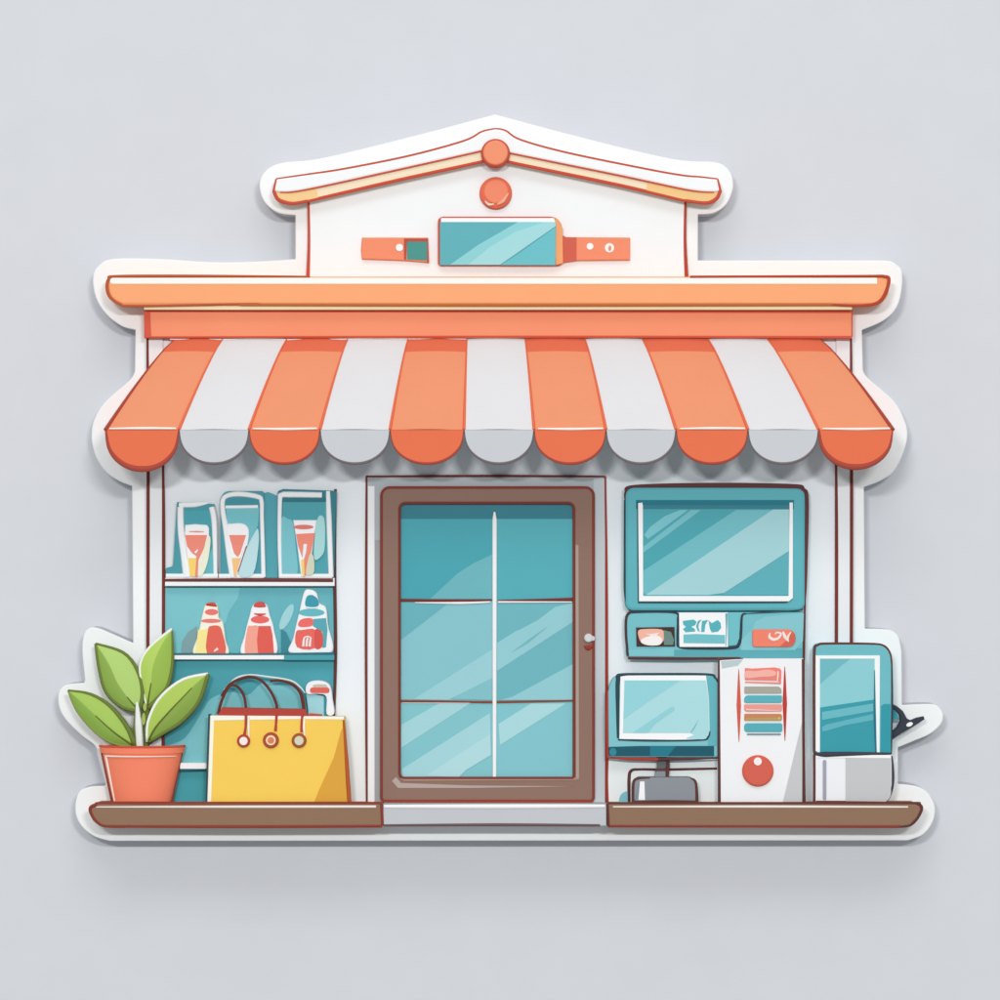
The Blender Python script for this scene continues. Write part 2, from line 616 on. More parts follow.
pane([(494, 600), (576, 600), (576, 701), (494, 701)], '#6ab4bd', 1)
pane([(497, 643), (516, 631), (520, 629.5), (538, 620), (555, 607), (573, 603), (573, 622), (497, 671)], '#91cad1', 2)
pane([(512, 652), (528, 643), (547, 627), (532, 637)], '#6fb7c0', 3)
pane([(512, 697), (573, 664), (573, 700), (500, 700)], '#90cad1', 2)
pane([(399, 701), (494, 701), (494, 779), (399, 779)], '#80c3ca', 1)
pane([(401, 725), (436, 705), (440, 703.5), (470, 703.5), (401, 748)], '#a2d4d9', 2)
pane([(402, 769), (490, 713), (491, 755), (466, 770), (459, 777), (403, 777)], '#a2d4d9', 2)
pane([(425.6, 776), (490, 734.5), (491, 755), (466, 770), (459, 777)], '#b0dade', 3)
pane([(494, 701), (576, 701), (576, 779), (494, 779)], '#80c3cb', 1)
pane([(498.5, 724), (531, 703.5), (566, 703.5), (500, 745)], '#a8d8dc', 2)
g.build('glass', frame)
mb = MB()
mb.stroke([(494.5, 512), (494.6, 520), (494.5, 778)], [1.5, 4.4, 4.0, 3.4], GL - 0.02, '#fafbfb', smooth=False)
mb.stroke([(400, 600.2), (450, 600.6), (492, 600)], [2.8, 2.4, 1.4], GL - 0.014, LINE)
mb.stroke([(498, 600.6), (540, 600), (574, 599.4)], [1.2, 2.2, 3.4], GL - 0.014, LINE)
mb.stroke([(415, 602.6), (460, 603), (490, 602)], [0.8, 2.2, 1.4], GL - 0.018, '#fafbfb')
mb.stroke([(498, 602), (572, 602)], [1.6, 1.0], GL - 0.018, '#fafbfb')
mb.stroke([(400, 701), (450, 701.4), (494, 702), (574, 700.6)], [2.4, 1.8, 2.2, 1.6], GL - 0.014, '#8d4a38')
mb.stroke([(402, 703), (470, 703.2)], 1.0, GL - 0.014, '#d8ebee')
mb.build('glazing_bar', frame)
mb = MB()
mb.prism(ell(588.5, 638, 4.4), DF - 0.05, DF + 0.01, '#d5d6d8', b=0.015)
mb.prism(rrect(588, 636, 595, 641, 2), DF - 0.04, DF + 0.01, '#cfd1d4', b=0.008)
mb.stroke([(584, 646), (588, 648), (593, 645.5)], [1, 4.4, 2], DF - 0.006, '#9c3a2d')
mb.build('handle', frame)

# plinth: two brown ledges and the grey doorstep -------------------
def ledge_body(poly, white, lines, name):
    mb = MB()
    mb.prism(poly, LEDGE_F, B_BACK, '#8f7059' if name == 'ledge' else '#c3c6ca', b=0.012)
    for (pts, w, c, dy) in lines:
        mb.stroke(pts, w, LEDGE_F + dy, c)
    return mb.build(name, shop)


ledge_body(rrect(90, 804, 382.5, 826, (8, 0, 0, 14)), None, [
    ([(95, 804), (110, 803.4), (200, 803.6), (381, 803.4)], [2.6, 3.6, 3.0], '#8b3b2d', 0.014),
    ([(96, 807), (240, 806.8), (376, 806.6)], [1.0, 2.2, 2.2], '#f0e9e3', -0.002),
    ([(97, 804.5), (91, 807), (90.5, 812), (95, 820), (104, 826), (125, 826.6)], [3.2, 3, 2.6, 2.2, 2.4], '#8b3b2d', 0.0),
    ([(110, 826.4), (240, 826.8), (382, 826)], [2.2, 2.4, 2.8], '#8f3a2d', 0.004),
    ([(381.5, 804), (382.5, 826)], 3.4, '#8b3b2d', -0.002)], 'ledge')
ledge_body([(383, 804.5), (606.5, 804.5), (606.5, 826), (383, 826)], None, [
    ([(384, 806.4), (500, 806.4), (605, 806)], 4.0, '#fafafa', -0.002),
    ([(384, 825.4), (500, 824.8), (600, 825.4)], [2.0, 2.8, 2.2], '#6b5558', 0.0)], 'doorstep')
ledge_body([(607, 804), (915, 804), (920, 806), (921, 810), (917, 818), (910, 825), (902, 826.2), (607, 826)], None, [
    ([(608, 803.6), (760, 803.4), (906, 803.4), (918, 804.6), (921, 809), (916, 819), (909, 825), (898, 826.4)], [2.6, 2.6, 3.4, 4, 3.4, 2.6], '#643531', 0.014),
    ([(613, 806.8), (760, 806.6), (908, 807)], [1.2, 2.2, 1.4], '#f3ece7', -0.002),
    ([(608, 826), (760, 826.4), (900, 826.6)], [2.6, 2.2, 2.6], '#8d3b30', 0.004),
    ([(607.5, 804), (608.5, 826)], 3.0, '#643531', -0.002)], 'ledge')

# ------------------------------------------------------------------ strap sign on the gable
sg = thing('strap_sign', 'teal watch-like sign with coral straps mounted on the white gable', 'sign', at(496, 266, -0.33))
mb = MB()
SF = -0.40
mb.prism(rrect(438, 216.5, 562, 265.5, (5, 12, 4, 3)), SF + 0.01, -0.31, '#c9563f', b=0.01)
mb.prism([(441, 218), (554, 218), (556, 224), (441, 224)], SF, SF + 0.03, '#fafafa')
mb.prism([(555, 217.5), (558, 219), (562.5, 228), (563, 263), (556, 265), (555, 240)], SF + 0.0, SF + 0.03, '#f0a56f')
mb.build('case', sg)
mb = MB()
mb.prism([(440, 222), (556, 222), (555.5, 265), (440, 265)], SF - 0.004, SF + 0.03, '#52abb5', rough=0.4)
mb.prism([(518, 222), (555.5, 222), (555.5, 226), (500, 264.8), (450, 264.8), (478, 245)], SF - 0.008, SF + 0.03, '#86cdd2', rough=0.4)  # pale diagonal bands: shine painted on the sign screen
mb.prism([(545, 222), (555.8, 222), (555.8, 226), (500, 264.8), (468, 264.8), (490, 247), (515, 232)], SF - 0.012, SF + 0.03, '#9dd6da', rough=0.4)
mb.prism([(555.5, 227), (555.5, 265), (501, 265), (520, 253)], SF - 0.015, SF + 0.03, '#5fbac4', rough=0.4)
mb.build('screen', sg)
mb = MB()
mb.prism([(362, 237.5), (428, 237.5), (428.5, 262.5), (405, 260.5), (362, 259), (361, 250)], -0.37, -0.31, '#f08f6c', b=0.01)
mb.prism([(404, 238.5), (428, 238.5), (429, 263), (427, 262), (427, 241.5), (407, 241.5), (406, 260), (404, 259)], -0.376, -0.36, '#b8503f')
mb.prism([(407, 241.5), (427, 241.5), (427, 260.5), (407, 259.5)], -0.374, -0.36, '#4a958e')
mb.prism(ell(399.5, 247.5, 3.6), -0.378, -0.36, '#fbfbfb')
mb.build('strap', sg)
mb = MB()
mb.prism([(562, 235), (565, 237), (630, 237.5), (630, 260), (576, 260.5), (562, 262.5)], -0.37, -0.31, '#f08f6c', b=0.01)
mb.prism([(562, 235), (566, 237), (576.5, 237.4), (576.5, 260.5), (562, 262.5)], -0.376, -0.36, '#cf614d')
mb.prism(ell(590, 246.3, 3.3), -0.378, -0.36, '#fbfbfb')
mb.prism(ell(609.5, 247.8, 4.6, rot=0.4), -0.378, -0.36, '#fbfbfb')
mb.prism(ell(609.8, 248.2, 1.5, 2.6), -0.384, -0.37, '#ef8d5f')
mb.build('strap', sg)

# ------------------------------------------------------------------ display shelving behind the left window
sh = thing('display_shelving', 'teal backed shelving with white boards built into the shop window left of the door', 'shelves', Vector((at(250, 800, WALL_F).x, WALL_F, ZL)))
BP = WALL_F - 0.02
mb = MB()
mb.prism([(164.5, 587), (335, 587), (335, 806), (164.5, 806)], BP, WALL_F + 0.01, '#4ba1ac')
mb.prism([(165, 588), (334, 588), (334, 653), (165, 653)], BP - 0.004, BP + 0.01, '#68b4be')
mb.prism([(165, 588), (240, 588), (238, 598), (229, 612), (226, 622), (215, 634), (207, 653), (165, 653)], BP - 0.008, BP + 0.01, '#7cc3cb')
mb.prism(catmull([(165, 748), (185, 738), (202, 712), (212, 698), (232, 692), (248, 695), (262, 683), (275, 684), (300, 690), (306, 720), (280, 740), (212, 740), (208, 763), (165, 765)], True, 4), BP - 0.006, BP + 0.01, '#7ac2cb')
mb.prism([(165, 770), (212, 770), (212, 806), (165, 806)], BP - 0.008, BP + 0.01, '#47a2ae')
mb.stroke([(335.5, 489), (334.5, 560), (335.5, 650), (334, 716)], [2.2, 3, 3, 2.2], BP - 0.01, LINE2)
mb.prism(ell(286.5, 617, 4.5, 14, rot=0.45), BP - 0.014, BP + 0.01, '#a3d4da')  # pale blue highlight painted on the panel
mb.prism([(181, 653), (182, 642), (188, 632), (197, 626), (199, 653)], BP - 0.014, BP + 0.01, '#7fa2a7')  # shadow of the left bottle painted on the panel
mb.prism([(281, 629), (286, 632), (292, 645), (292, 653), (281, 653)], BP - 0.014, BP + 0.01, '#3a8895')
mb.build('back_panel', sh)
SHF = -0.46
for (x0, x1, y0, y1, front) in ((165, 334.5, 578, 586, 1), (165, 334, 655, 659.5, 2), (180, 207, 763, 769, 3)):
    mb = MB()
    mb.prism(rrect(x0, y0, x1, y1, (0, 2 if front == 3 else 0, 2 if front == 3 else 0, 0)), SHF, BP + 0.004, '#f4f6f7', b=0.004)
    if front == 1:
        mb.stroke([(165, 580.2), (250, 580), (333, 580.2)], [2.6, 3.4, 3.4], SHF, '#6d3b37', taper=False)
    if front == 2:
        mb.prism([(284, 654.8), (334.2, 654.8), (334.2, 660), (284, 660)], SHF - 0.004, SHF + 0.02, '#4a9faa')
        mb.stroke([(174, 654.2), (250, 654.2), (334, 653.6)], [1.8, 1.6, 2.6], SHF, '#33707c')
    if front == 3:
        mb.stroke([(180, 770), (206, 769.4)], 1.6, SHF, '#2a5a6a')
    mb.build('shelf', sh)

ZS1 = at(0, 578, SHF).z
ZS2 = at(0, 655, SHF).z
IF = -0.445


def item(name, label, cat, px, py, group):
    return thing(name, label, cat, at(px, py, IF), group)


# three display boxes with tapered sundae cups
G1 = 'boxed cups on the top shelf'
b1 = item('cup_box', 'teal box with a wide coral cup, leftmost and lowest on the top shelf', 'box', 192, 577, G1)
mb = MB()
mb.prism([(177, 502), (214, 504), (218, 577.5), (166, 577.5), (166, 568), (173, 566)], IF, BP - 0.02, '#4b9aa6', b=0.006)
mb.prism([(184, 511), (211, 510), (211, 527), (185, 527)], IF - 0.004, IF + 0.02, '#4ca4af')
mb.prism([(206, 560), (214, 545), (215, 576), (204, 576)], IF - 0.004, IF + 0.02, '#65b6bf')
mb.build('case', b1)
mb = MB()
mb.stroke([(180.5, 507), (181, 530), (184, 555), (187, 577)], [5.5, 6, 6, 7], IF - 0.004, WHITE)
mb.stroke([(211.5, 507), (214, 520), (215, 550), (215.5, 577)], [5, 5, 4, 3.4], IF - 0.004, WHITE)
mb.stroke([(179, 505), (195, 504.5), (208, 502.6)], [4.4, 5, 2], IF - 0.004, WHITE)
mb.stroke([(166, 575.8), (200, 576), (218, 575.8)], 4.0, IF - 0.004, WHITE, taper=False)
mb.build('rim', b1)
mb = MB()
mb.prism([(185, 525), (195, 524), (207, 525), (209, 528), (209, 537), (204, 552), (198, 577), (188, 577), (187, 556), (184.5, 540)], IF - 0.03, IF + 0.02, WHITE, b=0.012)
mb.prism([(185, 535), (207, 535), (204, 548), (198.5, 560), (197.5, 577), (195, 577), (196.5, 556), (192, 553), (187, 546)], IF - 0.036, IF, '#f08d7a')
mb.prism([(188, 558), (196.4, 558), (197, 577), (190, 576)], IF - 0.034, IF, '#f8d672')
mb.prism(catmull([(208, 536), (210.5, 540), (208, 560), (203, 574), (198, 575), (200, 560), (205, 545)], True, 4), IF - 0.033, IF, '#ecf0d8')
mb.stroke([(189, 531.6), (197, 531.6), (204, 531.8)], [0.6, 1.4, 0.6], IF - 0.034, '#ef9a90')
mb.stroke([(195, 553), (198, 549.5)], [2.2, 1.0], IF - 0.04, WHITE)
mb.build('cup', b1)

b2 = item('cup_box', 'teal box with rounded white rim and slanting coral cone, middle of the top shelf', 'box', 243, 577, G1)
mb = MB()
mb.prism(rrect(220.5, 491, 264, 577.5, (9, 3, 0, 0)), IF, BP - 0.02, '#4b9aa6', b=0.006)
mb.prism([(264, 493), (268, 492), (278, 496), (278, 577.5), (264, 577.5)], IF + 0.03, BP - 0.02, '#54a4b0')
mb.prism([(226, 498), (260, 498), (260, 505), (225.5, 505)], IF - 0.004, IF + 0.02, '#42929f')
mb.prism([(226, 508), (259, 508), (258, 525), (248, 550), (243, 574), (236, 574), (228, 530)], IF - 0.004, IF + 0.02, '#76c0c9')
mb.build('case', b2)
mb = MB()
mb.stroke([(233, 577), (230, 560), (226, 530), (223, 512), (223, 500), (228, 495.4), (240, 494), (257, 496.5), (261.5, 501), (262, 520), (263.5, 577)], [6, 5.6, 5, 4.2, 4, 4.6, 4.6, 4, 3.6, 4], IF - 0.004, WHITE)
mb.stroke([(225.5, 507), (258, 506.6)], 4.0, IF - 0.006, WHITE)
mb.stroke([(219, 576), (240, 576), (264, 576)], 4.0, IF - 0.004, WHITE, taper=False)
mb.build('rim', b2)
mb = MB()
mb.prism(catmull([(226, 528), (233, 523.5), (244, 524), (249, 531), (247, 547), (241, 566), (236.5, 577), (233.5, 577), (231, 562)], True, 4), IF - 0.03, IF + 0.02, WHITE, b=0.012)
mb.prism([(229, 535), (246, 535), (240, 554), (237.5, 557), (234, 553)], IF - 0.035, IF, '#f08f7d')
mb.prism([(232, 558), (240.5, 558), (236, 576), (234, 576)], IF - 0.035, IF, '#f6c684')
mb.prism(catmull([(258, 529), (258.5, 545), (253, 574), (238.5, 574), (246, 550), (254, 534)], True, 4), IF - 0.033, IF, '#bee1e6')
mb.stroke([(246.5, 546), (238, 572)], 1.2, IF - 0.036, '#9c3f34')
mb.build('cup', b2)

b3 = item('cup_box', 'tallest and widest teal box with a narrow coral cup, rightmost on the top shelf', 'box', 305, 577, G1)
mb = MB()
mb.prism([(278, 491), (283, 489), (330, 490.5), (336.5, 491), (335.5, 520), (334, 577.5), (278, 577.5)], IF, BP - 0.02, '#35808d', b=0.006)
mb.prism([(283, 500), (327, 500), (328, 576), (281, 576)], IF - 0.003, IF + 0.02, '#4fa3ae')
mb.prism([(283, 498), (327, 498), (327, 502), (283, 502)], IF - 0.006, IF + 0.02, '#2f7582')
mb.prism(catmull([(281, 521), (288, 519), (293, 523), (295.5, 545), (297, 575), (281, 575)], True, 4), IF - 0.006, IF + 0.02, '#7cc3cc')
mb.build('case', b3)
mb = MB()
mb.stroke([(280.5, 577), (279.5, 540), (280, 500), (282, 495), (290, 494.5), (322, 495)], [3, 3.6, 4, 5, 5.4, 5], IF - 0.004, WHITE)
mb.stroke([(328, 491), (329, 520), (331, 577)], [3.6, 5, 4.4], IF - 0.004, WHITE)
mb.stroke([(279, 576), (305, 576), (332, 576)], 4.0, IF - 0.004, WHITE, taper=False)
mb.build('rim', b3)
mb = MB()
mb.prism([(293, 520), (317, 520), (315, 533), (311, 560), (305.5, 577), (301, 577), (297, 545)], IF - 0.03, IF + 0.02, WHITE, b=0.012)
mb.prism(ell(303.5, 527, 10, 2.3), IF - 0.035, IF, '#e27b74')
mb.prism([(296, 534), (315, 533), (311, 552), (306, 575), (303.5, 577), (304, 556), (302, 557), (298, 545)], IF - 0.035, IF, '#f08d7a')
mb.prism([(301, 560), (304, 558), (304.5, 577), (302, 574)], IF - 0.037, IF, '#f8d672')
mb.stroke([(305.3, 544), (304.5, 552), (303, 560)], [3.4, 3.4, 1.2], IF - 0.038, WHITE)
mb.prism(catmull([(317, 520), (324, 518), (325, 540), (323, 554), (314, 558)], True, 5), IF - 0.033, IF, '#aadada')
mb.prism(catmull([(309, 556), (312, 554), (314, 560), (313.5, 573), (306, 574)], True, 4), IF - 0.036, IF, '#d3d6bd')
mb.build('cup', b3)

# three bottles on the middle shelf
G2 = 'bottles on the middle shelf'
BF = -0.45


def solid_bottle(poly, parent, c):
    """rounded bottle: the outline swept to an elliptic section (deep in the middle, thin at the rim)"""
    mb = MB()
    mb.prism(poly, BF, BF + 0.085, c, b=0.018)
    return mb


t1 = item('bottle', 'cream and yellow bottle with red right half and cap, leftmost on middle shelf', 'bottle', 210, 654, G2)
mb = solid_bottle(catmull([(206, 604), (216, 604), (218.5, 612), (219, 618), (223, 623), (225.5, 640), (227, 655), (194, 655), (198, 635), (202, 615)], True, 7), t1, '#f8f4e2')
body = mb.build('body', t1)
mb = MB()
mb.prism(catmull([(205.5, 605), (208, 603), (214, 603), (216.8, 606.5), (211, 606.2)], True, 4), BF - 0.012, BF + 0.1, '#dd4a40', b=0.01)
mb.build('cap', t1)
mb = MB()
mb.prism(ell(211.5, 612, 6.6, 3), BF - 0.006, BF + 0.02, '#ea7a72')
mb.prism(ell(211, 620.8, 10, 2.0), BF - 0.006, BF + 0.02, '#e57f7d')
mb.prism([(198, 630), (208, 629), (207, 653.5), (195.4, 653.5)], BF - 0.006, BF + 0.02, '#fae997')
mb.prism(catmull([(208, 630), (211, 626), (219, 626), (222.5, 633), (225.3, 653.3), (207, 653.3)], True, 3), BF - 0.008, BF + 0.02, '#e46757')
mb.stroke([(214, 651.5), (218, 648.5)], [1.4, 2.6], BF - 0.01, '#f6ead8')  # small painted highlight near the bottle foot
mb.build('front_label', t1)

t2 = item('bottle', 'white bottle with salmon and red halves, between cream bottle and white jug', 'bottle', 259, 654, G2)
mb = solid_bottle(catmull([(253.5, 604.5), (266, 604.5), (270, 616), (274, 630), (275.5, 655), (242, 655), (244.5, 635), (249, 617)], True, 7), t2, WHITE)
mb.build('body', t2)
mb = MB()
mb.prism(catmull([(253.5, 606.5), (256, 602.8), (262, 602.2), (266, 606.5), (260, 607.5)], True, 4), BF - 0.012, BF + 0.1, '#d85248', b=0.01)
mb.build('cap', t2)
mb = MB()
mb.stroke([(254, 613.6), (260, 614.6), (266, 613.8)], [0.6, 2.2, 0.6], BF - 0.006, '#d64a4a')
mb.prism(ell(260, 619.5, 9.2, 3.8), BF - 0.006, BF + 0.02, '#ec6a64')
mb.prism(catmull([(247.5, 628), (251, 626), (258.5, 626.5), (257, 640), (258, 653.5), (245, 653.5)], True, 3), BF - 0.006, BF + 0.02, '#f6a592')
mb.prism([(258.5, 626), (270.5, 626), (272.5, 635), (274, 653.4), (258, 653.4), (257, 640)], BF - 0.008, BF + 0.02, '#e26052')
mb.build('front_label', t2)

t3 = item('jug', 'tall white jug with handle, teal stripe and red label on the middle shelf', 'jug', 311, 653, G2)
mb = solid_bottle(catmull([(304, 592), (310, 589.5), (316.5, 593), (319.5, 603), (326, 608), (328, 625), (331, 653.5), (290.5, 653.5), (293, 638), (299, 612)], True, 7), t3, '#f3f6f8')
mb.build('body', t3)
mb = MB()
mb.prism(catmull([(306.5, 597), (312, 595), (317.5, 599), (318, 606), (306, 606.5)], True, 4), BF - 0.005, BF + 0.02, '#3b9bae')
mb.stroke([(306, 607), (311, 608), (318, 607.5)], 1.4, BF - 0.006, WHITE)
mb.build('handle', t3)
mb = MB()
mb.prism(ell(311.5, 612.5, 13, 3.8), BF - 0.006, BF + 0.02, '#66bac4')
mb.prism(catmull([(298, 624), (302, 619), (312, 618.5), (312.5, 625.5), (301, 627)], True, 3), BF - 0.006, BF + 0.02, '#ee6f68')
mb.prism([(313, 619), (326, 618), (327.5, 630), (326, 647), (322.5, 648), (322.5, 632), (313, 626)], BF - 0.005, BF + 0.02, '#59a9b4')
mb.prism(catmull([(296, 632), (302, 630), (316, 630), (315, 648), (297, 647)], True, 3), BF - 0.007, BF + 0.02, '#ea6a60')
mb.prism(catmull([(315, 630), (321, 631), (323, 638), (322, 647), (315, 648)], True, 3), BF - 0.008, BF + 0.02, '#da574f')
for x in (304, 307.3, 310.6):
    mb.stroke([(x - 0.8, 646.5), (x - 0.4, 641), (x + 0.4, 637.5)], [2.2, 2.0, 1.4], BF - 0.01, '#f5eeec')
mb.stroke([(304.2, 637.5), (307.5, 636.5), (311, 637.6)], 1.4, BF - 0.01, '#f5eeec')
mb.build('front_label', t3)

# pump dispenser behind the bag
dp = thing('pump_dispenser', 'white pump dispenser with red band half hidden behind the yellow bag', 'dispenser', Vector((at(320, 800, -0.5).x, -0.46, ZL)))
mb = MB()
mb.prism([(306, 693), (324, 696), (324, 806), (311, 806), (308, 710)], -0.47, BP - 0.01, '#a1d6df', b=0.008, ground=True)
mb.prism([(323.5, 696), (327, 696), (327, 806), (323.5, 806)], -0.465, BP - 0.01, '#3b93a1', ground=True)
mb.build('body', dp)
mb = MB()
mb.prism(catmull([(306, 686), (311, 681.5), (322, 681), (330, 686), (332.5, 700), (334, 714), (326.5, 714), (326.3, 697), (318, 694), (307, 694)], True, 4), -0.51, BP - 0.01, '#eef3f8', b=0.008)
mb.prism(rrect(310, 687.5, 329.5, 693, 2.4), -0.518, -0.5, '#e0665a')
mb.prism([(313, 685), (318, 684), (326, 684.5), (327.5, 687), (313, 687)], -0.516, -0.5, '#cdbdaa')
mb.build('pump_head', dp)

# ------------------------------------------------------------------ shopping bag
bag = thing('shopping_bag', 'yellow paper shopping bag with dark red cord handles on the left ledge', 'bag', Vector((at(278, 803, -0.7).x, -0.68, ZL)))
BGF, BGB = -0.62, -0.40
mb = MB()
mb.prism([(210, 716), (344.5, 717), (350, 806), (207, 806)], BGF, BGB, '#fbce5a', b=0.012, ground=True)
mb.prism([(210.5, 715.5), (344, 716.5), (344, 719.5), (300, 719), (214, 720.5), (211, 803), (207.5, 803)], BGF - 0.005, BGF + 0.03, '#fbf7ea', ground=True)  # pale highlight painted along the top and left edges
mb.stroke([(210, 714), (208, 760), (206.5, 802)], [3, 2.4, 1.6], BGF + 0.03, '#2b5366', ground=True)
mb.stroke([(343.5, 720), (346.5, 760), (349.5, 803)], [1.6, 3.6, 3.8], BGF - 0.002, '#b65a2b', ground=True)
mb.build('body', bag)
mb = MB()
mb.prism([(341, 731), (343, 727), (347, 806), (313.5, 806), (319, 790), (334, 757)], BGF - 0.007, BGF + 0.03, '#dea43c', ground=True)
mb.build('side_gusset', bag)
mb = MB()
mb.prism([(222, 707.5), (305, 709), (309, 718), (216, 718)], BGF + 0.02, BGF + 0.09, '#b24337', b=0.006)
mb.prism([(309, 713.5), (322, 714.5), (322, 718), (309, 718)], BGF + 0.022, BGF + 0.09, '#c4493f')
mb.build('top_fold', bag)
HB = BGF + 0.06
for (pts, w, hl) in (
        ([(218, 714), (222, 700), (228, 688), (233.5, 685), (240, 689), (244.5, 698), (246, 709)], [2.6, 2.4, 2.2, 2.4, 2.4], None),
        ([(221, 696), (230, 684), (243, 678), (252, 677), (262, 681), (271, 692), (276, 703), (277, 709)], [1.4, 2.6, 2.4, 2.4, 2.6], [(224, 690), (236, 678.5), (250, 675), (266, 676.5), (290, 680.5), (300, 687), (305, 693)]),
        ([(270, 681), (280, 680.4), (292, 684), (300, 692), (303, 702), (304, 710)], [2.4, 2.2, 2.8, 3.4, 3], None)):
    mb = MB()
    mb.stroke(pts, w, HB, '#6b3229', flat=1.0)
    if hl:
        mb.stroke(hl, [1.4, 2.0, 1.4, 1.8, 1.6, 0.8], HB + 0.03, '#dcebee')  # painted highlight running above the cords
    mb.build('handle', bag)
for (cx, cy, r, cord, rc, ring, cen) in (
        (243.5, 741, 6.6, [(246, 715), (245.6, 727), (244, 737)], '#b5443a', '#b5443a', '#f4ede4'),
        (270.8, 740.3, 8.0, [(276.6, 715), (276, 724), (275.5, 731)], '#b5443a', '#a9502f', '#f9dcb9'),
        (299, 740.6, 7.4, [(302.6, 715), (301.5, 725), (301.8, 732)], '#b5443a', '#a4552d', '#d3d5bd')):
    mb = MB()
    mb.prism(ell(cx, cy, r), BGF - 0.03, BGF + 0.01, ring, b=0.012)
    mb.prism(ell(cx, cy, r * 0.62), BGF - 0.036, BGF, cen)
    if r == 8.0:
        mb.prism(ell(cx, cy, r * 0.40), BGF - 0.042, BGF, '#dd8058')
    mb.stroke(cord, [2.6, 2.0, 2.8], BGF - 0.008, rc)
    if r != 8.0:
        s = 1
        mb.stroke([(cx + 5.2, 717), (cx + 5.0, 728), (cx + 5.6, 738)], [1.8, 2.4, 1.0], BGF - 0.01, '#fbf3df')
    mb.build('eyelet', bag)

# ------------------------------------------------------------------ potted plant
pl = thing('potted_plant', 'green leafy plant in a coral clay pot at the left end of the ledge', 'plant', Vector((at(141, 803, -0.6).x, -0.56, ZL)))
PC = -0.45
zt = at(0, 747, -0.64).z
cxp = at(140.5, 0, -0.64).x
mb = MB()


def pot_ring(z, rx, ry):
    return [(cxp + rx * math.cos(2 * math.pi * k / 48), PC + ry * math.sin(2 * math.pi * k / 48), z) for k in range(49)]


H = zt - ZL
prof = [(ZL, 0.0, 0.0), (ZL, 0.278, 0.15), (ZL + 0.012, 0.29, 0.155), (zt - 0.07, 0.395, 0.195), (zt - 0.068, 0.412, 0.207), (zt - 0.005, 0.424, 0.212), (zt, 0.42, 0.21), (zt, 0.38, 0.18), (zt - 0.05, 0.37, 0.17), (zt - 0.05, 0.0, 0.0)]
rows = [pot_ring(*p) for p in prof]
mb.grid(rows, '#fb8868', lambda a, k: '#5a3a2c' if a == 8 else '#fb8868')
# dark outlines and pale painted-on highlights following the pot wall


def on_pot(a_deg, t, out=0.004):
    a = math.radians(a_deg)
    z = ZL + H * t
    rx = 0.29 + (0.405 - 0.29) * t + out
    ry = 0.155 + (0.205 - 0.155) * t + out
    return Vector((cxp + rx * math.cos(a), PC + ry * math.sin(a), z))


mb.tube([on_pot(182, t / 8, 0.006) for t in range(9)], [0.013] * 9, '#8c3b2d', 6)
mb.tube([on_pot(-2, t / 8, 0.004) for t in range(9)], [0.009] * 9, '#8c3b2d', 6)
mb.tube([on_pot(206, 0.03 + 0.80 * t / 8, 0.004) for t in range(9)], [0.008 + 0.006 * t / 8 for t in range(9)], '#fbe9df', 6)
mb.tube([on_pot(206 + (330 - 206) * t / 20, 0.83, 0.012) for t in range(21)], [0.010 - 0.006 * t / 20 for t in range(21)], '#fbe4d8', 6)
mb.tube([Vector((cxp + 0.42 * math.cos(math.radians(a)), PC + 0.21 * math.sin(math.radians(a)), zt)) for a in range(180, 361, 10)], [0.012] * 19, '#d0563f', 6)
pot = mb.build('pot', pl)
me = pot.data


def resample(pts, n):
    P = [Vector((p[0], p[1])) for p in catmull(pts, False, 8)]
    L = [0]
    for k in range(1, len(P)):
        L.append(L[-1] + (P[k] - P[k - 1]).length)
    out = []
    for k in range(n + 1):
        d = L[-1] * k / n
        j = 1
        while j < len(L) - 1 and L[j] < d:
            j += 1
        f = (d - L[j - 1]) / max(1e-9, L[j] - L[j - 1])
        out.append(P[j - 1].lerp(P[j], f))
    return out


def leaf(side_a, side_b, ca, cb, y0, y1, bias, vein, lines):
    """a curved leaf: two margins from base to tip, folded along the midrib; y0 depth at base, y1 at tip"""
    N = 16
    A, Bq = resample(side_a, N), resample(side_b, N)
    mb = MB()
    fr, bk = [], []
    for k in range(N + 1):
        t = k / N
        y = y0 + (y1 - y0) * t
        mid = A[k].lerp(Bq[k], bias + 0.06 * math.sin(math.pi * t))
        fold = 0.05 * math.sin(math.pi * t)
        pa, pm, pb = at(A[k].x, A[k].y, y), at(mid.x, mid.y, y - fold), at(Bq[k].x, Bq[k].y, y)
        q1 = pa.lerp(pm, 0.5) + Vector((0, -0.012 * math.sin(math.pi * t), 0))
        q2 = pm.lerp(pb, 0.5) + Vector((0, -0.012 * math.sin(math.pi * t), 0))
        fr.append([pa, q1, pm, q2, pb])
        bk.append([p + Vector((0, 0.014, 0)) for p in (pb, q2, pm, q1, pa)])
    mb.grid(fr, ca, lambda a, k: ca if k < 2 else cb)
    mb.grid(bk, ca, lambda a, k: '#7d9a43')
    mids = [r[2] + Vector((0, -0.002, 0)) for r in fr]
    mb.tube(mids[:vein], [0.004 + 0.006 * (1 - k / vein) for k in range(vein)], '#66722f', 6)
    for (sd, w0, w1, c) in lines:
        e = [r[0] if sd == 'a' else r[4] for r in fr]
        mb.tube(e, [(w0 + (w1 - w0) * k / N) / 200.0 for k in range(N + 1)], c, 6)
    return mb.build('leaf', pl, smooth=True)


OL = '#6f7e3a'
# upper right leaf (behind)
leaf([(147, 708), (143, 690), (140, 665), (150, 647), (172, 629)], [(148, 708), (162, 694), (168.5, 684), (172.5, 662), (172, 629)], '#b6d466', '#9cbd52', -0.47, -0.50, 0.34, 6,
     [('a', 2, 3.2, '#f6f8f1'), ('b', 6, 1.8, OL)])
